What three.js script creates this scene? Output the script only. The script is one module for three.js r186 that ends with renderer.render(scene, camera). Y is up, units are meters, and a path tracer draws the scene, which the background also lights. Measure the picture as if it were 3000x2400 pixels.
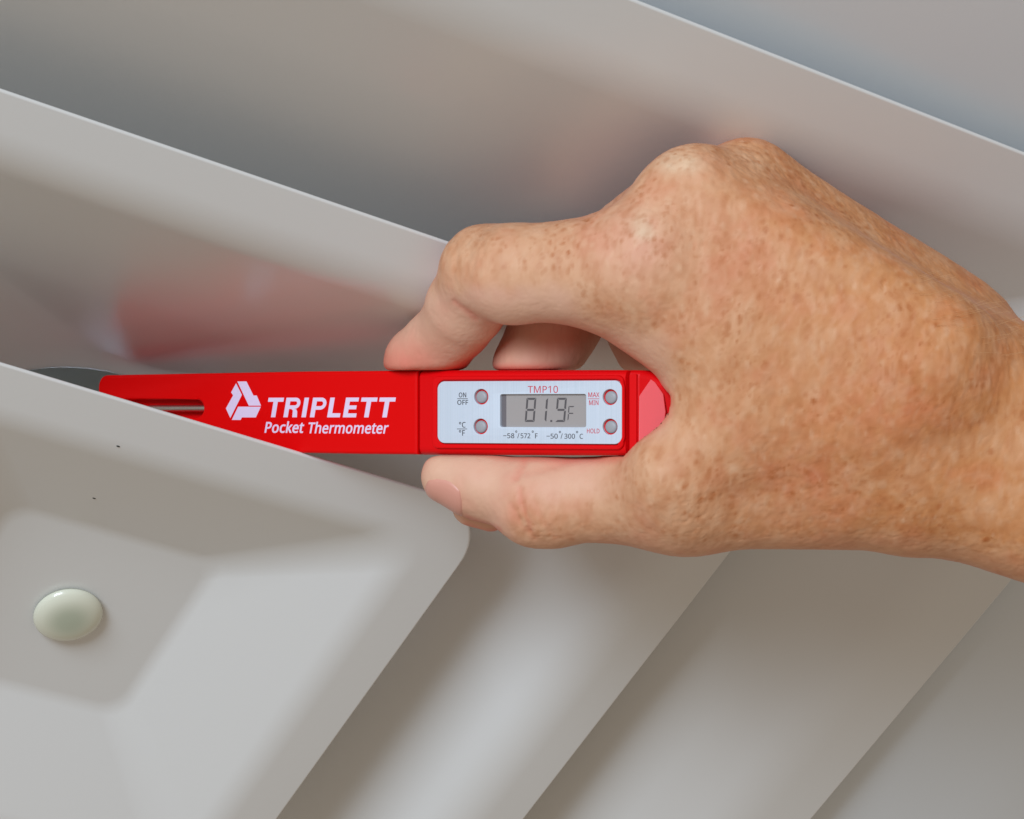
import * as THREE from 'three';
import { mergeGeometries, toCreasedNormals } from 'three/addons/utils/BufferGeometryUtils.js';
import { RectAreaLightUniformsLib } from 'three/addons/lights/RectAreaLightUniformsLib.js';

// ---------------------------------------------------------------- camera, light, exposure
const scene = new THREE.Scene();
const renderer = new THREE.WebGLRenderer({ antialias: true });
renderer.setSize(1024, 819);
renderer.toneMapping = THREE.LinearToneMapping;
renderer.toneMappingExposure = 1.16;
renderer.shadowMap.enabled = true;
RectAreaLightUniformsLib.init();

const CEIL = 2.4;                                  // height of the plate's rim: the diffuser hangs in a ceiling, the camera looks up at it
const RIGHT = new THREE.Vector3(0.84085683, -0.20238691, 0.50199535);
const UPV = new THREE.Vector3(-0.26708436, 0.65153334, 0.71004947);
const BACK = new THREE.Vector3(-0.47077142, -0.73112505, 0.49379188);
const EYE = new THREE.Vector3(-0.30204, CEIL - 0.56259, 0.48231);
const TURN = new THREE.Quaternion().setFromRotationMatrix(new THREE.Matrix4().makeBasis(RIGHT, UPV, BACK));
const camera = new THREE.PerspectiveCamera(13.734, 1024 / 819, 0.05, 20);
camera.position.copy(EYE); camera.quaternion.copy(TURN);
scene.add(camera);

scene.background = new THREE.Color(0.30, 0.258, 0.215);   // the dim, warm light of the room all round
const seat = (x, y, z) => EYE.clone().addScaledVector(RIGHT, x).addScaledVector(UPV, y).addScaledVector(BACK, z);   // a place given in metres right, above, behind the eye
function areaLight(name, from, to, w, h, color, power) {
  const l = new THREE.RectAreaLight(color, power, w, h);
  l.name = name; l.position.copy(from); l.lookAt(to); scene.add(l);
  return l;
}
const HAND_AT = seat(0.02, 0, -0.76);
areaLight('window_light', HAND_AT.clone().addScaledVector(RIGHT, -0.66).addScaledVector(UPV, 0.72).addScaledVector(BACK, 1.72), HAND_AT, 0.8, 0.7, new THREE.Color(0.80, 0.93, 1.10), 16.8);

// ---------------------------------------------------------------- helpers
let seed = 1234567;
const rnd = () => { seed = (seed + 0x6d2b79f5) | 0; let t = Math.imul(seed ^ (seed >>> 15), 1 | seed); t = (t + Math.imul(t ^ (t >>> 7), 61 | t)) ^ t; return ((t ^ (t >>> 14)) >>> 0) / 4294967296; };
const clamp = (x, a = 0, b = 1) => Math.min(b, Math.max(a, x)), lerp = (a, b, t) => a + (b - a) * t;
const sstep = (a, b, x) => { const t = clamp((x - a) / (b - a)); return t * t * (3 - 2 * t); };
const hash = (x, y, z) => { let h = Math.imul(x, 374761393) ^ Math.imul(y, 668265263) ^ Math.imul(z, 1274126177); h = Math.imul(h ^ (h >>> 13), 1274126177); return ((h ^ (h >>> 16)) >>> 0) / 4294967296; };
function noise(x, y, z) {                          // value noise, -1 .. 1
  const i = Math.floor(x), j = Math.floor(y), k = Math.floor(z), u = x - i, v = y - j, w = z - k;
  const a = u * u * (3 - 2 * u), b = v * v * (3 - 2 * v), c = w * w * (3 - 2 * w);
  const q = (jj, kk) => lerp(hash(i, jj, kk), hash(i + 1, jj, kk), a);
  return 2 * lerp(lerp(q(j, k), q(j + 1, k), b), lerp(q(j, k + 1), q(j + 1, k + 1), b), c) - 1;
}
const fbm = (x, y, z, n = 3) => { let s = 0, a = 1, t = 0; for (let o = 0; o < n; o++) { s += a * noise(x + o * 17.3, y - o * 9.1, z + o * 5.7); t += a; a *= 0.5; x *= 2.03; y *= 2.03; z *= 2.03; } return s / t; };
function freckle(x, y, z, share, r0, r1) {         // spots scattered in space: 0 outside, up to 1 at a spot's middle
  const i0 = Math.floor(x), j0 = Math.floor(y), k0 = Math.floor(z); let best = 0;
  for (let i = i0 - 1; i <= i0 + 1; i++) for (let j = j0 - 1; j <= j0 + 1; j++) for (let k = k0 - 1; k <= k0 + 1; k++) {
    if (hash(i, j, k) > share) continue;
    const dx = i + hash(i + 71, j, k) - x, dy = j + hash(i, j + 57, k) - y, dz = k + hash(i, j, k + 93) - z, r = lerp(r0, r1, hash(i + 5, j + 9, k + 3));
    const d = Math.sqrt(dx * dx + dy * dy + dz * dz) / r;
    if (d < 1) best = Math.max(best, (0.55 + 0.45 * hash(i + 11, j + 2, k + 8)) * sstep(1, 0.45, d));
  }
  return best;
}
function mesh(name, geometry, material, parent) {
  const m = new THREE.Mesh(geometry, material);
  m.name = name; m.castShadow = m.receiveShadow = true; parent.add(m);
  return m;
}
function tag(o, label, category) { o.userData.label = label; if (category) o.userData.category = category; return o; }
function texture(canvas) { const t = new THREE.CanvasTexture(canvas); t.colorSpace = THREE.SRGBColorSpace; t.anisotropy = 8; return t; }

// ---------------------------------------------------------------- the ceiling diffuser
// Each cone is a thin pressed sheet: a profile of (half width, height, corner radius) carried round a rounded square. Millimetres, height 0 = the plate's rim, up positive.
const whiteCoat = new THREE.MeshPhysicalMaterial({ color: new THREE.Color(0.71, 0.705, 0.675), roughness: 0.26, specularIntensity: 1, ior: 1.62 });
{
  const n = 256, data = new Uint8Array(n * n * 4);
  for (let y = 0; y < n; y++) for (let x = 0; x < n; x++) {
    const v = 128 + 90 * fbm(x / 5, y / 5, 3.1, 3);
    data.set([v, v, v, 255], (y * n + x) * 4);
  }
  const t = new THREE.DataTexture(data, n, n); t.magFilter = THREE.LinearFilter; t.wrapS = t.wrapT = THREE.RepeatWrapping; t.needsUpdate = true; t.repeat.set(20, 20);
  whiteCoat.bumpMap = t; whiteCoat.bumpScale = 0.000012;
}
const zincSheet = new THREE.MeshStandardMaterial({ color: new THREE.Color(0.40, 0.44, 0.46), roughness: 0.2, metalness: 1 });

function filleted(points, steps = 7) {             // [h, y, corner radius, fillet radius]
  const out = [];
  points.forEach((p, i) => {
    const a = points[i - 1], b = points[i + 1], r = p[3] ?? 0;
    if (!a || !b || !r) { out.push(p.slice(0, 3)); return; }
    const u = [a[0] - p[0], a[1] - p[1]], v = [b[0] - p[0], b[1] - p[1]], lu = Math.hypot(...u), lv = Math.hypot(...v);
    const cut = Math.min(r, lu * 0.48, lv * 0.48);
    for (let k = 0; k <= steps; k++) {
      const t = k / steps, s = (1 - t) ** 2, e = t * t;
      out.push([p[0] + u[0] / lu * cut * s + v[0] / lv * cut * e, p[1] + u[1] / lu * cut * s + v[1] / lv * cut * e, p[2] + (a[2] - p[2]) * cut / lu * s + (b[2] - p[2]) * cut / lv * e]);
    }
  });
  return out;
}
function pressed(points, thickness = 1.1) {        // closed sheet: the visible side from the middle out, round the lip, then the back
  const front = filleted(points), back = [];
  for (let i = 0; i < front.length; i++) {
    const a = front[Math.max(0, i - 1)], b = front[Math.min(front.length - 1, i + 1)], dx = b[0] - a[0], dy = b[1] - a[1], l = Math.hypot(dx, dy);
    back.push([Math.max(front[i][0] - dy / l * thickness, 0.005), front[i][1] + dx / l * thickness, Math.max(front[i][2] - dy / l * thickness, 0.002)]);
  }
  const e = front.at(-1), f = back.at(-1), lip = [];
  for (let k = 1; k < 6; k++) { const t = Math.PI * k / 6, c = (1 - Math.cos(t)) / 2; lip.push([lerp(e[0], f[0], c) + Math.sin(t) * thickness / 2, lerp(e[1], f[1], c), e[2]]); }
  return carried([...front, ...lip, ...back.reverse()]);
}
function carried(profile) {
  const ARC = 14, SIDE = 14, around = 4 * (ARC + SIDE), pos = [], uv = [], idx = [];
  profile.forEach(([h, y, rc]) => {
    const r = Math.min(rc, h * 0.9999), s = h - r;
    for (let q = 0; q < 4; q++) {
      const c = Math.cos(q * Math.PI / 2), d = Math.sin(q * Math.PI / 2), put = (x, z) => { const X = (x * c - z * d) / 1000, Z = (x * d + z * c) / 1000; pos.push(X, y / 1000, Z); uv.push(X, Z); };
      for (let k = 0; k < SIDE; k++) put(h, lerp(-s, s, k / SIDE));
      for (let k = 0; k < ARC; k++) { const t = Math.PI / 2 * k / ARC; put(s + r * Math.cos(t), s + r * Math.sin(t)); }
    }
  });
  for (let p = 0; p + 1 < profile.length; p++) for (let k = 0; k < around; k++) {
    const a = p * around + k, b = p * around + (k + 1) % around, c = a + around, d = b + around;
    idx.push(a, b, c, b, d, c);
  }
  const g = new THREE.BufferGeometry();
  g.setAttribute('position', new THREE.Float32BufferAttribute(pos, 3));
  g.setAttribute('uv', new THREE.Float32BufferAttribute(uv, 2));
  g.setIndex(idx); g.computeVertexNormals();
  return g;
}
const diffuser = new THREE.Group();
diffuser.name = 'ceiling_diffuser'; diffuser.position.set(0, CEIL, 0); scene.add(diffuser);
tag(diffuser, 'white square stepped ceiling air diffuser behind the hand and the red thermometer', 'air vent');
const plate = mesh('centre_plate', pressed([[0.01, 13.7, 0.005], [26.6, 13.7, 6, 2], [59.2, -0.2, 11, 4], [72.9, 0, 17]]), whiteCoat, diffuser);
tag(plate, 'square centre plate with dished middle and rounded outer corners');
const SLOPE = Math.tan(32.5 * Math.PI / 180), HOLE = 39.5, SHALLOW = Math.tan(22 * Math.PI / 180);
const coneTop = 2.8 + (120.8 - HOLE) * SLOPE;
mesh('cone', pressed([[HOLE + 1.2, coneTop + 5, HOLE + 1.1], [HOLE + 1.2, coneTop - 1, HOLE + 1.1, 2.5], [HOLE + 8, coneTop - 8 * SLOPE + 1.3, HOLE + 6, 4], [78, 2.8 + (120.8 - 78) * SLOPE, 20, 4], [120.8, 2.6, 7, 7], [136.3, 2.9, 8]]), whiteCoat, diffuser);
mesh('cone', pressed([[82, 0.6 + 108 * SHALLOW, 8], [190.1, 0.6, 8, 7], [208.3, -0.6, 9]]), whiteCoat, diffuser).name = 'cone_001';
const frameCoat = whiteCoat.clone(); frameCoat.color.setRGB(0.685, 0.715, 0.725);
mesh('outer_frame', pressed([[196, 58, 9], [196, 9.6, 9, 3], [262, 1, 9, 12], [300, 1, 10]]), frameCoat, diffuser);
{
  const neck = new THREE.LatheGeometry([[0.002, 74], [24, 74], [HOLE + 1.5, 72], [HOLE + 1.5, coneTop + 3], [HOLE + 2.6, coneTop + 3], [HOLE + 2.6, 90], [0.002, 90]].map(([r, y]) => new THREE.Vector2(r / 1000, y / 1000)), 72);
  mesh('neck', toCreasedNormals(neck, 0.6), zincSheet, diffuser);
  const wall = (w, h, d, x, y, z) => new THREE.BoxGeometry(w / 1000, h / 1000, d / 1000).translate(x / 1000, y / 1000, z / 1000);
  mesh('plenum_box', mergeGeometries([wall(520, 2, 520, 0, 160, 0), ...[-1, 1].flatMap((s) => [wall(2, 110, 516, s * 259, 104, 0), wall(516, 110, 2, 0, 104, s * 259)])]), zincSheet, diffuser);
  const capGlow = new THREE.MeshPhysicalMaterial({ vertexColors: true, roughness: 0.2, specularIntensity: 0.8, clearcoat: 0.3, clearcoatRoughness: 0.06 });
  const cap = new THREE.LatheGeometry([[0.0001, -3.0], [1.2, -2.98], [2.4, -2.93], [3.4, -2.86], [4.4, -2.75], [5.4, -2.55], [6.4, -2.25], [7.5, -1.65], [8.1, -1.0], [8.2, -0.4], [7.9, 0.3], [6, 0.5], [0.0001, 0.5]].map(([r, y]) => new THREE.Vector2(r / 1000, y / 1000)), 64);
  { // milky plastic, greener and denser in the middle where it is thick
    const p = cap.attributes.position, col = []; for (let i = 0; i < p.count; i++) { const t = sstep(1.5, 7.5, Math.hypot(p.getX(i), p.getZ(i)) * 1000); col.push(lerp(0.46, 0.70, t), lerp(0.50, 0.70, t), lerp(0.38, 0.56, t)); }
    cap.setAttribute('color', new THREE.Float32BufferAttribute(col, 3));
  }
  const c = mesh('screw_cap', cap, capGlow, plate); c.position.y = 0.0131; tag(c, 'round glossy pale green screw cap in the middle of the plate');
  const speck = new THREE.MeshStandardMaterial({ color: 0x3a3a36, roughness: 0.9 });
  for (const [x, y, z, s] of [[-18.9, -0.1, 61.2, 0.26], [-12.7, 8.5, 38.7, 0.24]]) {
    const d = mesh('dust_speck', new THREE.IcosahedronGeometry(s / 1000, 1), speck, plate); d.position.set(x / 1000, y / 1000, z / 1000); d.scale.set(1.8, 0.5, 0.8);
  }
}

// ---------------------------------------------------------------- the pocket thermometer
// Its own axes in millimetres: x along it to the display end (0 = where sheath and head meet), y up across the face, z out of the face.
const NEAR = 0.7495, YAW = 31 * Math.PI / 180;
const thermometer = new THREE.Group();
thermometer.name = 'pocket_thermometer';
thermometer.quaternion.copy(TURN).multiply(new THREE.Quaternion().setFromAxisAngle(new THREE.Vector3(0, 1, 0), -YAW));
thermometer.position.copy(seat((1225 - 1500) / 9964.6 * NEAR, (1200 - 1209) / 9964.6 * NEAR, -NEAR));
const LONG = Math.cos(24 * Math.PI / 180) / Math.cos(YAW);
thermometer.scale.set(NEAR / 0.76 * LONG, NEAR / 0.76, NEAR / 0.76);
scene.add(thermometer);
tag(thermometer, 'red digital pocket thermometer with silver display panel held between thumb and fingers', 'thermometer');
const THICK = 13;
const redPaint = (r = 0.34) => new THREE.MeshPhysicalMaterial({ color: new THREE.Color(0.74, 0.002, 0.004), roughness: r, specularIntensity: 0.3 });
const redHead = redPaint(0.42); redHead.bumpMap = whiteCoat.bumpMap.clone(); redHead.bumpMap.repeat.set(0.1, 0.1); redHead.bumpScale = 0.00001;

// a bar along x whose section is a rounded box that may change from end to end: stations [x, top, bottom, front z, back z, radius]
function bar(stations, arc = 6) {
  const pos = [], uv = [], idx = [], ring = [];
  for (const [x, t, b, f, k, r] of stations) {
    const section = [];
    const arcs = [[t - r, f - r, Math.PI / 2, 0], [t - r, k + r, 0, -Math.PI / 2], [b + r, k + r, -Math.PI / 2, -Math.PI], [b + r, f - r, -Math.PI, -1.5 * Math.PI]];
    for (const [cy, cz, a0, a1] of arcs) for (let i = 0; i <= arc; i++) { const a = lerp(a0, a1, i / arc); section.push([cy + r * Math.cos(a), cz + r * Math.sin(a)]); }
    ring.push(section);
    for (const [y, z] of section) { pos.push(x / 1000, y / 1000, z / 1000); uv.push(x, y); }
  }
  const n = ring[0].length;
  for (let s = 0; s + 1 < stations.length; s++) for (let i = 0; i < n; i++) { const a = s * n + i, b = s * n + (i + 1) % n; idx.push(a, b, a + n, b, b + n, a + n); }
  for (const [s, flip] of [[0, 1], [stations.length - 1, 0]]) {   // end caps
    const c = pos.length / 3, st = stations[s];
    pos.push(st[0] / 1000, (st[1] + st[2]) / 2000, (st[3] + st[4]) / 2000); uv.push(st[0], 0);
    for (let i = 0; i < n; i++) { const a = s * n + i, b = s * n + (i + 1) % n; flip ? idx.push(c, b, a) : idx.push(c, a, b); }
  }
  const g = new THREE.BufferGeometry();
  g.setAttribute('position', new THREE.Float32BufferAttribute(pos, 3));
  g.setAttribute('uv', new THREE.Float32BufferAttribute(uv, 2));
  g.setIndex(idx);
  return toCreasedNormals(g, 0.7);
}
// print of the sheath, on its front; 1 px = 1/22 mm
const PX = 22, SX0 = -88, SY0 = -11;
const onSheath = (x, y) => [(x - SX0) * PX, (11 - y) * PX];
function sheathPrint() {
  const W = 90 * PX, H = 22 * PX, c = document.createElement('canvas'); c.width = W; c.height = H;
  const g = c.getContext('2d');
  g.fillStyle = 'rgb(224,0,2)'; g.fillRect(0, 0, W, H);
  g.fillStyle = 'rgb(226,206,230)';
  // emblem: three bent bars round a triangle. Corners in photo-crop units, turned into millimetres
  const em = (list) => { g.beginPath(); for (const [u, v] of list) g.lineTo(...onSheath(-53.1 + u * 0.02607 * 0.985, 10.15 - v * 0.0231)); g.closePath(); g.fill(); };
  em([[256, 129], [352, 129], [424, 270], [458, 270], [502, 372], [375, 372]]);
  em([[244, 146], [305, 264], [184, 496], [138, 398], [213, 268], [192, 238]]);
  em([[265, 381], [500, 381], [448, 489], [304, 489], [292, 514], [199, 514]]);
  const word = (text, font, x0, x1, y0, slant, stroke) => {
    g.save(); g.font = font; g.textBaseline = 'alphabetic';
    const w = g.measureText(text).width, [X0, Y0] = onSheath(x0, y0), [X1] = onSheath(x1, y0);
    g.transform(1, 0, -slant, 1, X0, Y0); g.scale((X1 - X0) / w, 1);
    g.fillText(text, 0, 0);
    if (stroke) { g.strokeStyle = g.fillStyle; g.lineWidth = stroke; g.lineJoin = 'miter'; g.strokeText(text, 0, 0); }
    g.restore();
  };
  // heavy slanted capitals, drawn as strokes of one width
  {
    const cap = 4.5, y0 = -1.1, slant = 0.19, T = 1.12;
    const P = (x, y) => onSheath(-39.1 + (x + 39.1) * 1.045 + slant * (y - 0), y + y0);
    const poly = (pts, hole) => { g.beginPath(); pts.forEach((p) => g.lineTo(...P(...p))); g.closePath(); if (hole) hole(); g.fill('evenodd'); };
    const tee = (x, w) => poly([[x, cap], [x + w, cap], [x + w, cap - 0.95], [x + w / 2 + T / 2, cap - 0.95], [x + w / 2 + T / 2, 0], [x + w / 2 - T / 2, 0], [x + w / 2 - T / 2, cap - 0.95], [x, cap - 0.95]]);
    const bowl = (x, w, yTop, yBot, leg) => {
      const h = yTop - yBot, R = h / 2;
      g.beginPath();
      g.moveTo(...P(x, yTop)); g.lineTo(...P(x + w - R, yTop));
      for (let i = 0; i <= 16; i++) { const a = Math.PI / 2 - Math.PI * i / 16; g.lineTo(...P(x + w - R + R * Math.cos(a), yBot + R + R * Math.sin(a))); }
      if (leg) { g.lineTo(...P(x + w - R + 0.35, yBot)); g.lineTo(...P(x + w - 0.75, yBot - 0.1)); g.lineTo(...P(x + w - 0.45, yBot - 0.6)); g.lineTo(...P(x + w - 0.28, 0)); g.lineTo(...P(x + w - 0.28 - 1.2, 0)); g.lineTo(...P(x + w - 1.6, yBot - 0.35)); g.lineTo(...P(x + w - 2.0, yBot - 0.02)); }
      g.lineTo(...P(x + T, yBot)); g.lineTo(...P(x + T, 0)); g.lineTo(...P(x, 0)); g.closePath();
      const hr = R - 0.85; g.moveTo(...P(x + T, yTop - 0.85)); g.lineTo(...P(x + w - R, yTop - 0.85));
      for (let i = 0; i <= 12; i++) { const a = Math.PI / 2 - Math.PI * i / 12; g.lineTo(...P(x + w - R + hr * Math.cos(a) * 1.05, yBot + R + hr * Math.sin(a))); }
      g.lineTo(...P(x + T, yBot + 0.85)); g.closePath();
      g.fill('evenodd');
    };
    const stem = (x) => poly([[x, cap], [x + T, cap], [x + T, 0], [x, 0]]);
    tee(-39.1, 3.9);
    bowl(-34.6, 3.7, cap, 1.9, true);
    stem(-30.1);
    bowl(-28.0, 3.55, cap, 1.72, false);
    poly([[-23.75, cap], [-23.75 + T, cap], [-23.75 + T, 0.95], [-20.6, 0.95], [-20.6, 0], [-23.75, 0]]);
    poly([[-19.9, cap], [-16.7, cap], [-16.7, cap - 0.92], [-19.9 + T, cap - 0.92], [-19.9 + T, 2.72], [-16.95, 2.72], [-16.95, 1.82], [-19.9 + T, 1.82], [-19.9 + T, 0.93], [-16.65, 0.93], [-16.65, 0], [-19.9, 0]]);
    tee(-16.1, 3.9);
    tee(-11.7, 3.9);
  }
  word('Pocket', `${3.3 * PX}px sans-serif`, -39.6, -29.3, -4.62, 0.2, 3.5);
  word('Thermometer', `${3.3 * PX}px sans-serif`, -28.2, -7.7, -4.72, 0.2, 3);
  return c;
}
const sheathRed = redPaint(0.4);
{
  const t = texture(sheathPrint());
  t.repeat.set(1 / 90, 1 / 22); t.offset.set(-SX0 / 90, -SY0 / 22);
  sheathRed.color.set(1, 1, 1); sheathRed.map = t;
}
const sheath = new THREE.Group(); sheath.name = 'sheath'; thermometer.add(sheath);
{
  // the front shell has a slot, so the bar is built hollow there: front sheet with a hole + the bar behind
  const st = [];
  for (let i = 0; i <= 8; i++) { const a = i / 8 * Math.PI / 2; st.push([-84.9 + 2.6 * (1 - Math.cos(a)), 8.86 - 2.6 * (1 - Math.sin(a)), -8.6 + 2.6 * (1 - Math.sin(a)), -4.2 - 1.2 * (1 - Math.sin(a)), -THICK + 1.2 * (1 - Math.sin(a)), 1.4]); }
  for (const x of [-70, -50, -28, -14, -0.25]) { const k = (x + 80) / 80; st.push([x, lerp(8.86, 9.42, Math.min(1, k * 1.5)), lerp(-8.6, -9.4, Math.min(1, k * 1.3)), -4.2, -THICK, 1.6]); }
  st.push([-0.05, 9.3, -9.28, -4.3, -THICK + 0.1, 1.6]);
  mesh('shell', bar(st), redPaint(0.4), sheath);
  const s = new THREE.Shape();
  const top = (x) => lerp(8.86, 9.42, Math.min(1, (x + 80) / 80 * 1.5)) - 0.02, bot = (x) => lerp(-8.6, -9.4, Math.min(1, (x + 80) / 80 * 1.3)) + 0.02;
  s.moveTo(-0.25, bot(0)); s.lineTo(-0.25, top(0)); for (const x of [-14, -28, -50, -70, -79.6]) s.lineTo(x, top(x));
  s.lineTo(-82, top(-80)); s.quadraticCurveTo(-84.3, top(-80), -84.6, 6); s.lineTo(-84.6, -6); s.quadraticCurveTo(-84.3, bot(-80), -82, bot(-80));
  for (const x of [-70, -50, -28, -14]) s.lineTo(x, bot(x)); s.closePath();
  const h = new THREE.Path(); h.moveTo(-76.4, 3.05); h.lineTo(-57.6, 3.05); h.absarc(-57.8, 0.95, 2.1, Math.PI / 2, -Math.PI / 2, true); h.lineTo(-76.4, -1.15); h.absarc(-76.4, 0.95, 2.1, -Math.PI / 2, -1.5 * Math.PI, true);
  s.holes.push(h);
  const g = new THREE.ExtrudeGeometry(s, { depth: 3.9, bevelEnabled: true, bevelThickness: 0.7, bevelSize: 0.7, bevelOffset: -0.7, bevelSegments: 4, curveSegments: 20 });
  g.translate(0, 0, -4.6);
  const uv = g.attributes.uv, p = g.attributes.position; for (let i = 0; i < uv.count; i++) uv.setXY(i, p.getX(i), p.getY(i));
  g.scale(0.001, 0.001, 0.001);
  const f = mesh('front_shell', toCreasedNormals(g, 0.5), sheathRed, sheath); tag(f, 'red front shell printed with a three-bar emblem and pale lettering, slot at its end');
}
{
  const steel = new THREE.MeshStandardMaterial({ color: new THREE.Color(0.78, 0.74, 0.69), roughness: 0.34, metalness: 1 });
  const p = new THREE.LatheGeometry([[0.02, -74], [0.35, -73], [0.78, -71], [0.78, -55.3]].map(([r, y]) => new THREE.Vector2(r / 1000, y / 1000)), 24);
  p.rotateZ(-Math.PI / 2); p.translate(0, 0.00095, -0.0017);
  tag(mesh('probe', p, steel, thermometer), 'thin steel probe seen through the slot of the red sheath');
  // head
  const st = [[0.05, 9.2, -9.25, -0.5, -THICK, 1.4], [0.5, 9.45, -9.45, -0.15, -THICK - 0.1, 1.7]];
  for (const x of [10, 30, 48.6]) st.push([x, lerp(9.45, 9.2, x / 50), lerp(-9.45, -9.25, x / 50), -0.15, -THICK - 0.1, 1.7]);
  st.push([49.6, 9.15, -9.2, -0.2, -THICK, 1.7], [49.9, 8.8, -8.8, -0.6, -THICK + 0.3, 1.6]);
  const head = new THREE.Group(); head.name = 'head'; thermometer.add(head);
  mesh('body', bar(st), redHead, head);
  // raised bed round the panel
  const rr = (x0, x1, y0, y1, r) => { const s = new THREE.Shape(); s.moveTo(x0 + r, y0); s.lineTo(x1 - r, y0); s.absarc(x1 - r, y0 + r, r, -Math.PI / 2, 0); s.lineTo(x1, y1 - r); s.absarc(x1 - r, y1 - r, r, 0, Math.PI / 2); s.lineTo(x0 + r, y1); s.absarc(x0 + r, y1 - r, r, Math.PI / 2, Math.PI); s.lineTo(x0, y0 + r); s.absarc(x0 + r, y0 + r, r, Math.PI, 1.5 * Math.PI); return s; };
  const slab = (shape, z0, depth, bevel, holes = []) => { shape.holes.push(...holes); const g = new THREE.ExtrudeGeometry(shape, { depth: depth - bevel, bevelEnabled: bevel > 0, bevelThickness: bevel, bevelSize: bevel, bevelOffset: -bevel, bevelSegments: 3, curveSegments: 16 }); g.translate(0, 0, z0); const uv = g.attributes.uv, p = g.attributes.position; for (let i = 0; i < uv.count; i++) uv.setXY(i, p.getX(i), p.getY(i)); g.scale(0.001, 0.001, 0.001); return toCreasedNormals(g, 0.5); };
  const rimHole = rr(5.0, 49.35, -6.95, 7.15, 1.9);
  mesh('panel_rim', slab(rr(3.6, 49.5, -8.0, 8.1, 1.6), -0.2, 0.75, 0.45, [rimHole]), redHead, head);
  // silver panel with its openings; print computed in millimetres
  const FW = 45, FH = 15, fx0 = 4.8, fy0 = -7.3, K = 40;
  const c = document.createElement('canvas'); c.width = FW * K; c.height = FH * K;
  const g = c.getContext('2d'), at = (x, y) => [(x - fx0) * K, (fy0 + FH - y) * K];
  g.fillStyle = 'rgb(208,218,230)'; g.fillRect(0, 0, c.width, c.height);
  for (let i = 0; i < 900; i++) { g.fillStyle = `rgba(${rnd() < 0.5 ? '255,255,255' : '150,160,180'},0.05)`; g.fillRect(rnd() * c.width, 0, 1 + rnd() * 3, c.height); }
  const text = (t, x, y, h, w, color, weight = 0) => {   // t centred at x, capitals h high standing on y, w wide
    g.save(); g.font = `${h / 0.714 * K}px sans-serif`; g.fillStyle = color; const m = g.measureText(t).width, [X, Y] = at(x, y);
    g.translate(X, Y); g.scale(w * K / m, 1); g.fillText(t, -m / 2, 0); if (weight) { g.strokeStyle = color; g.lineWidth = weight; g.strokeText(t, -m / 2, 0); } g.restore();
  };
  const dark = 'rgb(62,62,66)', rosy = 'rgb(205,66,80)', rule = (x0, x1, y, color) => { g.fillStyle = color; const [X0, Y] = at(x0, y), [X1] = at(x1, y); g.fillRect(X0, Y - 2.5, X1 - X0, 5); };
  text('ON', 11.35, 3.4, 1.0, 2.0, dark, 1.5); rule(10.05, 12.6, 3.08, dark); text('OFF', 11.35, 1.75, 1.0, 2.75, dark, 1.5);
  text('°C', 11.25, -3.3, 1.2, 1.75, dark, 1); rule(9.95, 12.45, -3.62, dark); text('°F', 11.15, -5.1, 1.2, 1.6, dark, 1);
  text('TMP10', 30.75, 4.33, 1.5, 7.3, rosy, 0);
  text('MAX', 42.65, 3.35, 1.0, 2.7, rosy, 1); rule(41.3, 44.0, 3.0, rosy); text('MIN', 42.7, 1.65, 1.0, 2.4, rosy, 1);
  text('HOLD', 42.55, -4.45, 0.98, 3.1, rosy, 1);
  text('−58', 22.55, -5.6, 1.05, 2.8, dark, 1); text('°', 24.35, -5.05, 1.1, 0.62, dark, 1); text('/', 24.85, -5.6, 1.1, 0.5, dark, 1); text('572', 26.55, -5.6, 1.05, 2.5, dark, 1); text('°', 28.3, -5.05, 1.1, 0.62, dark, 1); text('F', 29.1, -5.6, 1.05, 0.75, dark, 1);
  text('−50', 32.9, -5.65, 1.05, 2.8, dark, 1); text('°', 34.75, -5.1, 1.1, 0.62, dark, 1); text('/', 35.15, -5.65, 1.1, 0.5, dark, 1); text('300', 37.05, -5.65, 1.05, 2.6, dark, 1); text('°', 38.8, -5.1, 1.1, 0.62, dark, 1); text('C', 39.75, -5.65, 1.05, 0.9, dark, 1);
  const pm = new THREE.MeshPhysicalMaterial({ roughness: 0.42, metalness: 0.15, map: texture(c) });
  pm.map.repeat.set(1 / FW, 1 / FH); pm.map.offset.set(-fx0 / FW, -fy0 / FH);
  const round = (x, y, r) => { const q = new THREE.Path(); q.absarc(x, y, r, 0, Math.PI * 2, true); return q; };
  const spots = [[15.84, 3.5], [15.7, -3.06], [46.45, 3.36], [46.45, -3.03]];
  const lcdHole = rr(20.45, 40.85, -3.15, 4.02, 0.45);
  tag(mesh('face_panel', slab(rr(5.15, 49.2, -6.78, 6.96, 1.75), -0.2, 0.85, 0.16, [...spots.map(([x, y]) => round(x, y, 1.72)), lcdHole]), pm, head), 'silver face panel with dark and red lettering round the display');
  // buttons, each in its red well
  const grey = new THREE.MeshStandardMaterial({ color: new THREE.Color(0.34, 0.34, 0.35), roughness: 0.5 });
  const bt = new THREE.LatheGeometry([[0.001, 0.55], [0.7, 0.52], [1.15, 0.38], [1.38, 0.1], [1.42, -0.6]].map(([r, y]) => new THREE.Vector2(r / 1000, y / 1000)), 32).rotateX(Math.PI / 2);
  spots.forEach(([x, y], i) => { const b = mesh(i ? `button_00${i}` : 'button', bt, grey, head); b.position.set((x - (i < 2 ? 0.2 : 0.05)) / 1000, (y - 0.06) / 1000, -0.0001); });
  // display: digits are print on the glass
  const D = document.createElement('canvas'), dk = 60; D.width = 21 * dk; D.height = 8 * dk;
  const d = D.getContext('2d'), dp = (x, y) => [(x - 20.2) * dk, (4.4 - y) * dk];
  d.fillStyle = 'rgb(163,156,152)'; d.fillRect(0, 0, D.width, D.height);
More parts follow.
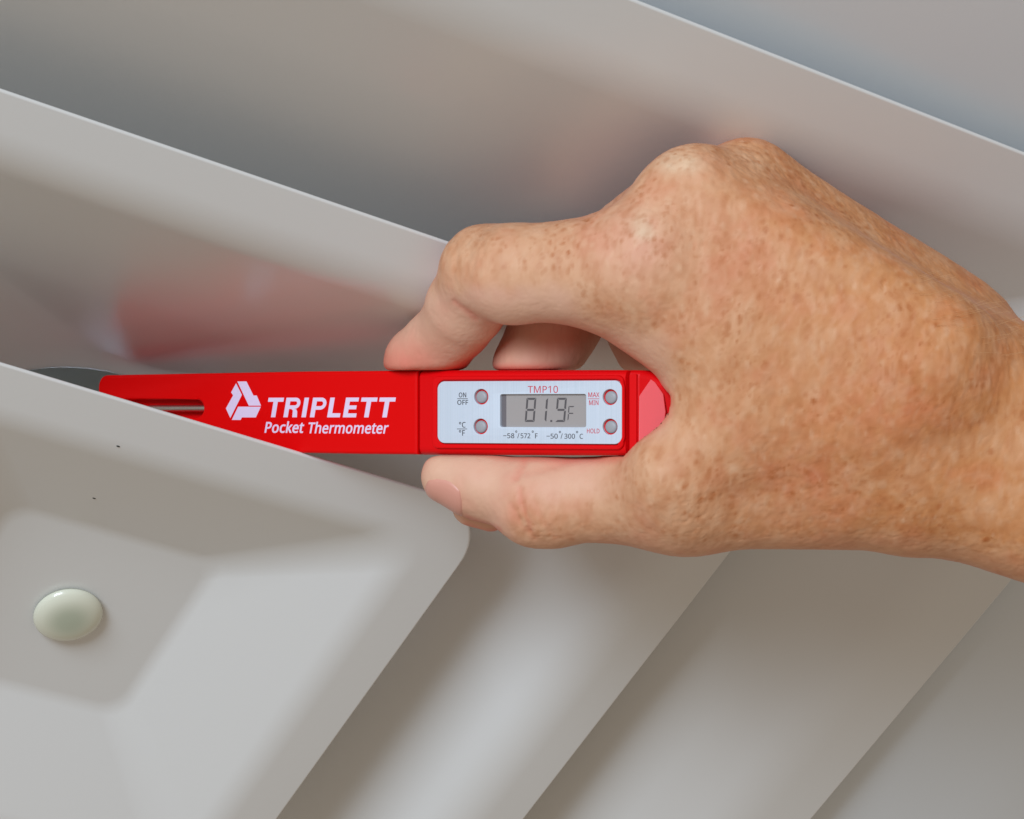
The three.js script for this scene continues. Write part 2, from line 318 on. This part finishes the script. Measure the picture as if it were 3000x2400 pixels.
  d.fillStyle = 'rgb(112,106,108)'; { const [X, Y] = dp(20.2, 4.4), [X1, Y1] = dp(21.55, -3.4); d.fillRect(X, Y, X1 - X, Y1 - Y); }
  const SEG = { a: 1, b: 2, c: 3, d: 4, e: 5, f: 6, g: 7 };
  const digit = (x, y, w, h, t, on, color) => {
    d.fillStyle = color; const q = (pts) => { d.beginPath(); pts.forEach(([u, v]) => d.lineTo(...dp(x + u + (v) * 0.085, y + v))); d.closePath(); d.fill(); }, s = 0.06;
    const m = h / 2;
    const shapes = {
      a: [[s, h], [w - s, h], [w - t - s, h - t], [t + s, h - t]], d: [[t + s, t], [w - t - s, t], [w - s, 0], [s, 0]], g: [[s + t * 0.4, m], [t, m + t / 2], [w - t, m + t / 2], [w - s - t * 0.4, m], [w - t, m - t / 2], [t, m - t / 2]],
      f: [[0, h - s], [t, h - t - s], [t, m + t * 0.6 + s], [0, m + s * 2]], e: [[0, m - s * 2], [t, m - t * 0.6 - s], [t, t + s], [0, s]], b: [[w, h - s], [w, m + s * 2], [w - t, m + t * 0.6 + s], [w - t, h - t - s]], c: [[w, m - s * 2], [w, s], [w - t, t + s], [w - t, m - t * 0.6 - s]],
    };
    for (const k of on) if (SEG[k]) q(shapes[k]);
  };
  const ink = 'rgb(92,88,89)';
  digit(25.95, -2.05, 2.35, 5.3, 0.46, 'abcdefg', ink);
  digit(28.75, -2.05, 2.35, 5.3, 0.46, 'bc', ink);
  digit(33.2, -2.05, 2.35, 5.3, 0.46, 'abcdfg', ink);
  { d.fillStyle = ink; const [X, Y] = dp(32.05, -1.6); d.fillRect(X, Y, 0.48 * dk, 0.45 * dk); }
  digit(36.1, -1.75, 1.45, 3.2, 0.26, 'aefg', ink);
  const lm = new THREE.MeshPhysicalMaterial({ roughness: 0.28, map: texture(D), specularIntensity: 0.6 });
  const lcd = new THREE.PlaneGeometry(0.021, 0.008); lcd.translate(0.0307, 0.0004, -0.0001);
  tag(mesh('display', new THREE.BoxGeometry(0.021, 0.008, 0.0006).translate(0.0307, 0.0004, -0.0005), new THREE.MeshStandardMaterial({ color: 0x5f5b5a, roughness: 0.5 }), head), 'grey liquid crystal display');
  mesh('display_readout', lcd, lm, head);
  // tapered end behind the groove
  const en = [];
  for (const [x, t, f, k] of [[50.1, 8.8, -1.1, 12.4], [50.3, 9.2, -0.7, 12.8], [52.6, 9.1, -0.7, 12.8], [54.6, 8.5, -2.2, 12.6], [56.4, 7.3, -3.0, 12.3], [58, 5.4, -3.8, 11.8], [59.6, 3.2, -4.6, 11], [60.2, 2.2, -5.2, 10]]) en.push([x, t, -t, f, -k, Math.min(1.6, t * 0.4)]);
  const end = new THREE.Group(); end.name = 'end_cap'; thermometer.add(end); tag(end, 'tapered red end beyond the groove, with a paler slanted facet');
  mesh('end_body', bar(en), redPaint(0.5), end);
  const fs = new THREE.Shape(); [[0, 8.0], [1.5, 7.9], [3.4, 6.5], [5.1, 3.9], [5.6, 0], [5.1, -3.9], [3.4, -6.5], [1.5, -7.9], [0, -8.0]].forEach((p, i) => (i ? fs.lineTo(...p) : fs.moveTo(...p)));
  const fg = slab(fs, 0, 1.2, 0.25); fg.rotateX(-0.15); fg.rotateY(0.415); fg.translate(0.0522, 0, -0.00125);
  const facetRed = redPaint(0.42); facetRed.specularIntensity = 0.8; facetRed.ior = 1.6;
  mesh('facet', fg, facetRed, end);
  mesh('end_strip', slab(rr(50.5, 52.2, -8.3, 8.3, 0.3), -1.2, 1.15, 0.25), redPaint(0.5), end);
}
function thermoField(x, y, z) {                    // millimetres from the thermometer's body, negative inside; x, y, z right, up and towards the eye from the hand's origin
  const s = Math.sin(YAW), c = Math.cos(YAW), q = 0.76 / NEAR, px = (x + 20.684) * q, py = (y + 0.677) * q, pz = (z - 10.5) * q, u = (px * c + pz * s) / LONG, w = -px * s + pz * c;
  const half = u > 50 ? lerp(9.2, 3.2, clamp((u - 51) / 10)) : 9.42;
  const dx = Math.abs(u + 10.5) - 71.5, dy = Math.abs(py) - half, dz = Math.abs(w + 6.5) - 6.6;
  return Math.hypot(Math.max(dx, 0), Math.max(dy, 0), Math.max(dz, 0)) + Math.min(Math.max(dx, dy, dz), 0);
}

// ---------------------------------------------------------------- the person: a right hand and wrist
// One skin surface: tapered capsules joined by smooth minima, meshed by surface nets. Axes: millimetres right, up, towards the eye from a point 0.76 m before the eye.
const J = (px, py, far) => { const depth = far - 15; return [(px - 1500) / 9964.6 * depth, (1200 - py) / 9964.6 * depth, 760 - depth]; };
function capsule(a, b, r1, r2) {
  const bx = b[0] - a[0], by = b[1] - a[1], bz = b[2] - a[2], l2 = bx * bx + by * by + bz * bz, rr = r1 - r2, a2 = l2 - rr * rr, il2 = 1 / l2;
  return (x, y, z) => {
    const px = x - a[0], py = y - a[1], pz = z - a[2], yy = px * bx + py * by + pz * bz, zz = yy - l2;
    const qx = px * l2 - bx * yy, qy = py * l2 - by * yy, qz = pz * l2 - bz * yy, x2 = qx * qx + qy * qy + qz * qz, y2 = yy * yy * l2, z2 = zz * zz * l2;
    const k = Math.sign(rr) * rr * rr * x2;
    if (Math.sign(zz) * a2 * z2 > k) return Math.sqrt(x2 + z2) * il2 - r2;
    if (Math.sign(yy) * a2 * y2 < k) return Math.sqrt(x2 + y2) * il2 - r1;
    return (Math.sqrt(x2 * a2 * il2) + yy * rr) * il2 - r1;
  };
}
const smin = (a, b, k) => { const h = Math.max(k - Math.abs(a - b), 0) / k; return Math.min(a, b) - h * h * k * 0.25; };
const chain = (pts, k) => { const parts = []; for (let i = 0; i + 1 < pts.length; i++) parts.push(capsule(J(...pts[i]), J(...pts[i + 1]), pts[i][3], pts[i + 1][3])); return (x, y, z) => { let d = parts[0](x, y, z); for (let i = 1; i < parts.length; i++) d = smin(d, parts[i](x, y, z), k); return d; }; };
const palmParts = [
  [[1900, 765, 733, 10.6], [2700, 1150, 740, 14]],          // metacarpals, index to little finger
  [[2030, 580, 736, 10.2], [2700, 1050, 732, 14]],
  [[2195, 545, 751, 9.2], [2750, 990, 761, 14]],
  [[2330, 690, 773, 9], [2780, 1060, 772, 13]],
  [[1750, 815, 743, 8.2], [2010, 905, 734, 11]],
  [[1860, 862, 739, 7.6], [2145, 1078, 737, 10]],
  [[1975, 1385, 736, 9], [2180, 1215, 736, 11]],
  [[2160, 1010, 734, 11.5], [2500, 1150, 738, 16]],         // web and first interosseous muscle
  [[2165, 1225, 737, 10.5], [2550, 1260, 741, 16]],
  [[2010, 1450, 744, 10.8], [2600, 1400, 745, 15]],         // thumb metacarpal
  [[2300, 1330, 757, 13], [2650, 1330, 760, 17]],           // ball of the thumb
  [[2420, 1000, 770, 14], [2800, 1180, 766, 18]],           // heel of the hand
  [[2760, 1200, 747, 19.5], [3500, 1330, 745, 22]],         // wrist
  [[2780, 1390, 746, 16.5], [3500, 1560, 742, 21]],
].map(([a, b]) => capsule(J(...a), J(...b), a[3], b[3]));
const fingers = [   // chain, how softly it leaves the palm, which side of the thermometer it presses on
  [chain([[1890, 785, 731, 11.2], [1500, 803, 742, 10.5], [1425, 795, 747, 9.8], [1364, 900, 756, 8.5], [1336, 950, 761, 7.7], [1288, 1005, 766, 7.5], [1241, 1064, 770, 8.9]], 2), 8, 1],
  [chain([[2030, 578, 738, 10], [1720, 810, 769, 10], [1628, 950, 768, 9.4], [1564, 1075, 766, 9.2]], 3), 5, 1],
  [chain([[2195, 545, 751, 9], [1935, 770, 786, 9], [1893, 960, 776, 8.4], [1940, 1100, 778, 8]], 3), 5, 1],
  [chain([[2330, 690, 776, 8.8], [2160, 880, 797, 8], [2130, 1020, 781, 7.4], [2150, 1110, 780, 7]], 3), 5, 0],
  [chain([[2010, 1450, 744, 10.8], [1590, 1466, 754, 9.1], [1410, 1416, 760, 7.3], [1312, 1396, 761, 5.9]], 4), 10, -1],
];
const knob3 = capsule(J(1560, 1486, 754), J(1620, 1490, 752), 7.3, 7.3), pulp = capsule(J(1382, 1484, 770), J(1438, 1508, 770), 4.4, 3.8);
const smax = (a, b, k) => -smin(-a, -b, k);
function field(x, y, z) {
  let p = 1e3;
  for (let i = 0; i < palmParts.length; i++) p = smin(p, palmParts[i](x, y, z), i < 4 ? 15 : 9);
  let d = 1e3;
  const up = (y + 0.675) * 0.76 / NEAR;
  for (const [f, k, side] of fingers) {
    let e = f(x, y, z);
    if (side < 0) e = smin(smin(e, knob3(x, y, z), 4), pulp(x, y, z), 2);
    if (side) e = smax(e, 9.46 - up * side - (side < 0 ? Math.max(0, x - 19) * 0.5 : 0), 1.6);
    d = smin(d, smin(p, e, k), 1.2);
  }
  const t = thermoField(x, y, z) - 0.05;
  return Math.max(d, -t);
}
function surfaceNet(field, lo, hi, cell) {
  const B = 8, n = [0, 1, 2].map((i) => Math.ceil((hi[i] - lo[i]) / cell / B) * B), nx = n[0] + 1, ny = n[1] + 1, values = new Map(), verts = [], idx = [], vid = new Map();
  const key = (i, j, k) => (k * ny + j) * nx + i;
  const val = (i, j, k) => { const q = key(i, j, k); let v = values.get(q); if (v === undefined) { v = field(lo[0] + i * cell, lo[1] + j * cell, lo[2] + k * cell); values.set(q, v); } return v; };
  const reach = B * cell * 0.87 * 1.25 + 0.6, blocks = [];
  for (let k = 0; k < n[2]; k += B) for (let j = 0; j < n[1]; j += B) for (let i = 0; i < n[0]; i += B)
    if (Math.abs(field(lo[0] + (i + B / 2) * cell, lo[1] + (j + B / 2) * cell, lo[2] + (k + B / 2) * cell)) < reach) blocks.push([i, j, k]);
  const c = new Float64Array(8);
  for (const [i0, j0, k0] of blocks) for (let k = k0; k < k0 + B; k++) for (let j = j0; j < j0 + B; j++) for (let i = i0; i < i0 + B; i++) {
    let m = 0;
    for (let q = 0; q < 8; q++) { c[q] = val(i + (q & 1), j + ((q >> 1) & 1), k + (q >> 2)); if (c[q] < 0) m |= 1 << q; }
    if (m === 0 || m === 255) continue;
    let sx = 0, sy = 0, sz = 0, cnt = 0;
    for (let q = 0; q < 8; q++) for (let ax = 1; ax < 8; ax <<= 1) {
      if (q & ax) continue;
      const r = q | ax; if ((c[q] < 0) === (c[r] < 0)) continue;
      const t = c[q] / (c[q] - c[r]);
      sx += (q & 1) + (ax === 1 ? t : 0); sy += ((q >> 1) & 1) + (ax === 2 ? t : 0); sz += (q >> 2) + (ax === 4 ? t : 0); cnt++;
    }
    vid.set(key(i, j, k), verts.length / 3);
    verts.push(lo[0] + (i + sx / cnt) * cell, lo[1] + (j + sy / cnt) * cell, lo[2] + (k + sz / cnt) * cell);
  }
  for (const q of vid.keys()) {
    const i = q % nx, j = Math.floor(q / nx) % ny, k = Math.floor(q / nx / ny), a = val(i, j, k);
    const quad = (b, q1, q2, q3, q4) => { if ((a < 0) === (b < 0)) return; const v = [q1, q2, q3, q4].map((w) => vid.get(w)); if (v.includes(undefined)) return; a < 0 ? idx.push(v[0], v[1], v[2], v[0], v[2], v[3]) : idx.push(v[0], v[2], v[1], v[0], v[3], v[2]); };
    if (j && k) quad(val(i + 1, j, k), key(i, j - 1, k - 1), key(i, j, k - 1), key(i, j, k), key(i, j - 1, k));
    if (i && k) quad(val(i, j + 1, k), key(i - 1, j, k - 1), key(i - 1, j, k), key(i, j, k), key(i, j, k - 1));
    if (i && j) quad(val(i, j, k + 1), key(i - 1, j - 1, k), key(i, j - 1, k), key(i, j, k), key(i - 1, j, k));
  }
  return { verts: Float32Array.from(verts), idx };
}
const CELL = 0.47;
const net = surfaceNet(field, [-34, -48, -75], [158, 66, 62], CELL);
const count = net.verts.length / 3;
const grad = (x, y, z) => { const e = 0.35, gx = field(x + e, y, z) - field(x - e, y, z), gy = field(x, y + e, z) - field(x, y - e, z), gz = field(x, y, z + e) - field(x, y, z - e), l = Math.hypot(gx, gy, gz) || 1; return [gx / l, gy / l, gz / l]; };

// lines on the skin, as places on the back of the hand: creases press in, tendons and veins stand out
const flat = (px, py) => { const p = J(px, py, 742); return [p[0], p[1]]; };
const lineOf = (pts, width, height, tint = 0) => ({ pts: pts.map((p) => flat(...p)), width, height, tint });
const skinLines = [
  lineOf([[2070, 560], [2350, 720], [2650, 880], [2950, 1010]], 4.2, 1.0),             // extensor tendons
  lineOf([[1930, 730], [2250, 900], [2600, 1060]], 4, 0.35),
  lineOf([[2230, 560], [2480, 720], [2760, 890]], 3, 0.4),
  lineOf([[2050, 1420], [2350, 1330], [2700, 1240]], 4, 0.3),
  lineOf([[1540, 1340], [1532, 1365], [1520, 1385], [1512, 1400]], 1.0, -0.4, 0.55),                     // folds of the thumb
  lineOf([[1522, 1432], [1524, 1470], [1545, 1520], [1552, 1560]], 0.7, -0.25, 0.5),
  lineOf([[1495, 1480], [1525, 1535], [1565, 1580]], 0.7, -0.22, 0.3),
  lineOf([[1565, 1470], [1590, 1525], [1625, 1575]], 0.7, -0.2, 0.2),
  lineOf([[1545, 1385], [1600, 1372], [1650, 1352], [1700, 1335]], 1.1, -0.4, 0.35),
  lineOf([[1350, 690], [1372, 720], [1378, 760]], 0.6, -0.2),                            // finger joint
  lineOf([[1395, 680], [1412, 715], [1416, 750]], 0.6, -0.2),
  lineOf([[1440, 675], [1448, 705], [1450, 735]], 0.6, -0.15),
  lineOf([[1325, 700], [1338, 735], [1335, 790]], 0.6, -0.15),
  lineOf([[1330, 885], [1362, 910], [1395, 935]], 0.7, -0.3, 0.7),
  lineOf([[1700, 640], [1760, 700], [1790, 760]], 1.6, -0.25),
  lineOf([[1960, 500], [2000, 540], [2080, 560]], 1.6, -0.2),
  lineOf([[1750, 640], [1850, 600], [1960, 600]], 3.2, -0.2),                            // hollows between the knuckles
  lineOf([[2115, 445], [2170, 530], [2260, 620]], 3.4, -0.25),
];
function nearLine(l, x, y) {
  let best = 1e9;
  for (let i = 0; i + 1 < l.pts.length; i++) {
    const [ax, ay] = l.pts[i], [bx, by] = l.pts[i + 1], dx = bx - ax, dy = by - ay, t = clamp(((x - ax) * dx + (y - ay) * dy) / (dx * dx + dy * dy));
    best = Math.min(best, Math.hypot(x - ax - t * dx, y - ay - t * dy));
  }
  return best;
}
const knob = (px, py, r) => { const [x, y] = flat(px, py); return (a, b) => Math.exp(-((a - x) ** 2 + (b - y) ** 2) / (r * r)); };
const knuckles = [[1880, 660, 9], [2030, 500, 7], [2195, 470, 6]].map((k) => knob(...k));
const pinkPatch = knob(1850, 740, 9), cream = [knob(1866, 672, 2.2), knob(1880, 700, 1.8), knob(1955, 490, 2.6), knob(2010, 500, 2)], CREAM = [0.78, 0.62, 0.42];
const joints = [[1880, 680, 6], [2030, 490, 6], [2195, 470, 5], [1370, 720, 5], [1560, 1520, 6], [2010, 1500, 7]].map((k) => knob(...k));
const blush = [knob(1850, 690, 9), knob(1535, 1500, 5), knob(2560, 1180, 14), knob(2150, 760, 10), knob(2350, 1400, 12)];
const P2 = (x, y, z) => [1500 + x / (760 - z) * 9964.6, 1200 - y / (760 - z) * 9964.6];
const linear = (r, g, b) => [r, g, b].map((c) => (c / 255 <= 0.04045 ? c / 255 / 12.92 : ((c / 255 + 0.055) / 1.055) ** 2.4));
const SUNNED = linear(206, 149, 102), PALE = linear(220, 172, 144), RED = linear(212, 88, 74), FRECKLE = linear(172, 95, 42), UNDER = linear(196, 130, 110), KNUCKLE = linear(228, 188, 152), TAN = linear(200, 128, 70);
const pos = new Float32Array(count * 3), color = new Float32Array(count * 3);
const mix = (a, b, t) => [lerp(a[0], b[0], t), lerp(a[1], b[1], t), lerp(a[2], b[2], t)];
for (let i = 0; i < count; i++) {
  const x = net.verts[i * 3], y = net.verts[i * 3 + 1], z = net.verts[i * 3 + 2], [a, b, c] = grad(x, y, z);
  const [px, py] = P2(x, y, z);
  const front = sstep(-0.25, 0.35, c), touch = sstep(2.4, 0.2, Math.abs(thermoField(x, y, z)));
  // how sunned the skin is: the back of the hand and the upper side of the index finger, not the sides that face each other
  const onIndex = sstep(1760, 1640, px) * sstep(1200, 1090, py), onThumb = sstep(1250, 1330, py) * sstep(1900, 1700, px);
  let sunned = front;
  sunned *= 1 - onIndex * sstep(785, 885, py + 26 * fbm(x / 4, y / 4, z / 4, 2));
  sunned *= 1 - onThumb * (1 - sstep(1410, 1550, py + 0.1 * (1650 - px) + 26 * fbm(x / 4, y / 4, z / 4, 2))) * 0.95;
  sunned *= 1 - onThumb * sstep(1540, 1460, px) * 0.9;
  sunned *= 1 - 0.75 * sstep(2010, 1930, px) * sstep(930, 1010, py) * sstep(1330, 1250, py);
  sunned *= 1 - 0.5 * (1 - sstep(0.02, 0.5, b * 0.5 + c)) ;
  // relief
  let lift = 0, crease = 0;
  for (const l of skinLines) { const d = nearLine(l, x, y) / l.width; if (d < 3) { const e = Math.exp(-d * d) * front; lift += l.height * e; crease = Math.max(crease, e * l.tint); } }
  for (const k of knuckles) lift += 0.15 * k(x, y) * front;
  const wx = x + 1.2 * fbm(x / 5, y / 5, z / 5, 2), wy = y + 1.2 * fbm(x / 5 + 31, y / 5, z / 5, 2);
  const grain = fbm(wx / 0.9, wy / 2.6, z / 1.6, 2), pores = noise(x / 0.7, y / 0.7, z / 0.7);
  lift += (0.10 * grain + 0.025 * pores) * (0.35 + 0.65 * sunned) + 0.22 * fbm(x / 6, y / 6, z / 6, 2) * front;
  const ridge = 1 - Math.abs(fbm(wx / 1.5 + 60, wy / 3.2, z / 2.2, 2)) * 2.4, cross = 1 - Math.abs(noise(wx / 2.6 + 20, wy / 1.1, z / 1.6)) * 2.4;
  let bend = 0.25; for (const k of joints) bend = Math.max(bend, k(x, y));
  lift -= (0.055 * sstep(0.55, 1, ridge) * (0.4 + 2.2 * bend) + 0.04 * sstep(0.6, 1, cross)) * front;
  lift *= 1 - touch;
  pos[i * 3] = x + a * lift; pos[i * 3 + 1] = y + b * lift; pos[i * 3 + 2] = z + c * lift;
  // colour
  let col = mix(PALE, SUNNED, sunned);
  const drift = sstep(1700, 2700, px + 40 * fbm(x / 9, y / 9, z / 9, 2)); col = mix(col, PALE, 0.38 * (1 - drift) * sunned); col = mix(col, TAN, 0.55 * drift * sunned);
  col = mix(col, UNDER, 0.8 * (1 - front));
  const blotch = fbm(x / 7 + 4, y / 7, z / 7, 3); col = mix(col, blotch > 0 ? RED : KNUCKLE, 0.16 * Math.abs(blotch) * 1.6);
  let warm = 0; blush.forEach((k) => { warm = Math.max(warm, k(x, y)); });
  col = mix(col, RED, 0.28 * warm * (0.6 + 0.4 * noise(x / 2, y / 2, z / 2)) * front);
  for (const k of knuckles) col = mix(col, KNUCKLE, 0.4 * Math.max(0, k(x, y) * 1.6 - 0.75) * front * (0.6 + 0.4 * noise(x / 1.5, y / 3, z / 3)));
  col = mix(col, mix(PALE, RED, 0.12), 0.5 * pinkPatch(x, y) * front);
  for (const k of cream) col = mix(col, CREAM, 0.75 * k(x, y) * front * (0.75 + 0.25 * noise(x, y / 2, z)));
  const tip = sstep(1420, 1180, px) * sstep(930, 1080, py) * sstep(1110, 1090, py); col = mix(col, RED, 0.62 * tip);
  col = mix(col, RED, 0.5 * touch * sstep(1300, 1700, px + 500 * onIndex));
  col = mix(col, RED, 0.45 * crease);
  col = mix(col, RED, 0.5 * sstep(1505, 1525, py - 0.35 * (px - 1380)) * sstep(1478, 1462, px) * sstep(1345, 1370, px) * (1 - sstep(0.3, 0.9, c)));
  const mott = fbm(wx / 1.5 + 3, wy / 2.3, z / 1.8, 2), mot2 = fbm(wx / 3.1 - 8, wy / 4.2, z / 3.4, 2);
  col = mix(col, FRECKLE, (0.20 * sstep(0.0, 0.5, mott) + 0.16 * sstep(0.0, 0.6, mot2)) * sunned);
  col = mix(col, KNUCKLE, (0.14 * sstep(0.0, 0.5, -mott) + 0.16 * sstep(0, 0.6, -mot2) + 0.1 * sstep(0.1, 0.6, grain)) * (0.25 + 0.75 * sunned));
  // freckles: clouds of small spots, a few large ones, stretched along the folds of the skin
  const cloud = sstep(-0.35, 0.35, fbm(x / 8 + 9, y / 8, z / 8, 2));
  const fine = freckle(wx / 0.95 + 5, wy / 1.25 - 7, z / 1.05, 0.5, 0.3, 0.62), small = freckle(wx / 1.5, wy / 1.9, z / 1.7, 0.6, 0.25, 0.6), mid = freckle(wx / 2.7 + 40, wy / 3.6, z / 3, 0.45, 0.2, 0.5), big = freckle(wx / 6 + 11, wy / 6.5, z / 6, 0.28, 0.08, 0.19), pale = freckle(wx / 2.2 + 77, wy / 3.6, z / 2.4, 0.4, 0.2, 0.55);
  col = mix(col, mix(col, KNUCKLE, 0.55), 0.5 * pale * sunned);
  col = mix(col, FRECKLE, clamp(0.52 * small * (0.35 + 0.65 * cloud) + 0.40 * mid * (0.25 + 0.75 * cloud) + 0.34 * fine * cloud) * sunned);
  col = mix(col, FRECKLE, 0.75 * big * sstep(0.3, 0.8, sunned));
  col = mix(col, linear(170, 110, 86), 0.08 * (0.5 + 0.5 * fbm(x / 11, y / 3, 2.5, 2)) * sunned);
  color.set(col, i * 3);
}
const skinGeometry = new THREE.BufferGeometry();
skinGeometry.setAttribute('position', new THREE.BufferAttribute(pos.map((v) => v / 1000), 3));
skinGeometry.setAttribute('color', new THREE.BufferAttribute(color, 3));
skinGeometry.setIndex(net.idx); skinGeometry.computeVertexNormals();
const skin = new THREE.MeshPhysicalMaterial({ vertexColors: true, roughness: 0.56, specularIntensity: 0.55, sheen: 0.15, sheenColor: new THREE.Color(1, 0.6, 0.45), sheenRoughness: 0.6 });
const person = new THREE.Mesh(skinGeometry, skin);
person.name = 'person'; person.castShadow = person.receiveShadow = true;
person.position.copy(seat(0, 0, -0.76)); person.quaternion.copy(TURN); scene.add(person);
tag(person, 'freckled right hand and wrist pinching the red thermometer between thumb and curled fingers', 'person');
{ // thumb nail: a thin curved plate set on the skin
  const B0 = new THREE.Vector3(...J(1410, 1420, 760)), B1 = new THREE.Vector3(...J(1312, 1396, 761)), A = B1.clone().sub(B0), L = A.length(); A.normalize();
  const out = new THREE.Vector3(-0.30, -0.84, 0.46); out.addScaledVector(A, -out.dot(A)).normalize();
  const across = new THREE.Vector3().crossVectors(out, A).normalize();
  const N = 30, M = 26, p = [], idx = [], ok = [];
  for (let j = 0; j <= M; j++) for (let i = 0; i <= N; i++) {
    const u = i / N * 2 - 1, v = j / M * 2 - 1, uu = u * Math.sqrt(1 - v * v * 0.38), vv = v * Math.sqrt(1 - u * u * 0.38);
    const s = 7.2 + uu * 5.2, beta = Math.max(0, (s - L) / 6.2), phi = vv * 1.0 * (1 - 0.1 * beta);
    const root = B0.clone().addScaledVector(A, Math.min(s, L)), dir = out.clone().multiplyScalar(Math.cos(phi)).addScaledVector(across, Math.sin(phi)).multiplyScalar(Math.cos(beta)).addScaledVector(A, Math.sin(beta));
    const q = root.clone().addScaledVector(dir, 13);
    let hit = false; for (let k = 0; k < 120; k++) { const d = field(q.x, q.y, q.z); if (d < 0.015) { hit = true; break; } q.addScaledVector(dir, -Math.max(d * 0.6, 0.01)); if (q.distanceTo(root) < 1) break; }
    const edge = Math.max(Math.abs(u), Math.abs(v)), h = edge > 0.999 ? -0.25 : 0.04 + 0.2 * sstep(1, 0.7, edge);
    q.addScaledVector(dir, h); p.push(q.x / 1000, q.y / 1000, q.z / 1000); ok.push(hit);
  }
  for (let j = 0; j < M; j++) for (let i = 0; i < N; i++) { const a = j * (N + 1) + i, q = [a, a + 1, a + N + 1, a + N + 2]; if (q.every((e) => ok[e])) idx.push(a, a + 1, a + N + 1, a + 1, a + N + 2, a + N + 1); }
  const g = new THREE.BufferGeometry(); g.setAttribute('position', new THREE.Float32BufferAttribute(p, 3)); g.setIndex(idx); g.computeVertexNormals();
  tag(mesh('nail', g, new THREE.MeshPhysicalMaterial({ color: new THREE.Color(...linear(214, 152, 132)), roughness: 0.36, specularIntensity: 0.7 }), person), 'smooth pinkish thumb nail');
}
{ // fine hairs along the far edge of the wrist
  const strands = [];
  for (let i = 0; i < 45; i++) {
    const px = lerp(2650, 3050, rnd()), py = lerp(560, 1000, (px - 2300) / 700) + lerp(0, 130, rnd() ** 1.6), q = new THREE.Vector3(...J(px, py, 700)), dir = new THREE.Vector3(q.x, q.y, q.z - 760).normalize();
    let hit = false; for (let k = 0; k < 80; k++) { const d = field(q.x, q.y, q.z); if (d < 0.05) { hit = true; break; } q.addScaledVector(dir, d * 0.8); if (q.z < -40) break; }
    if (!hit) continue;
    const n = new THREE.Vector3(...grad(q.x, q.y, q.z)), flow = new THREE.Vector3(0.75 + 0.3 * rnd(), 0.35 * (rnd() - 0.2), 0.1), len = lerp(3, 7.5, rnd());
    const pts = [0, 0.35, 0.7, 1].map((t) => q.clone().addScaledVector(n, (0.1 + 0.42 * t - 0.1 * t * t) * len * 0.7).addScaledVector(flow, t * len).multiplyScalar(0.001));
    strands.push(new THREE.TubeGeometry(new THREE.CatmullRomCurve3(pts), 6, 0.000017, 4));
  }
  const h = mesh('hair', mergeGeometries(strands), new THREE.MeshStandardMaterial({ color: 0xc79a68, roughness: 0.5 }), person); h.userData.kind = 'stuff';
}
renderer.render(scene, camera);
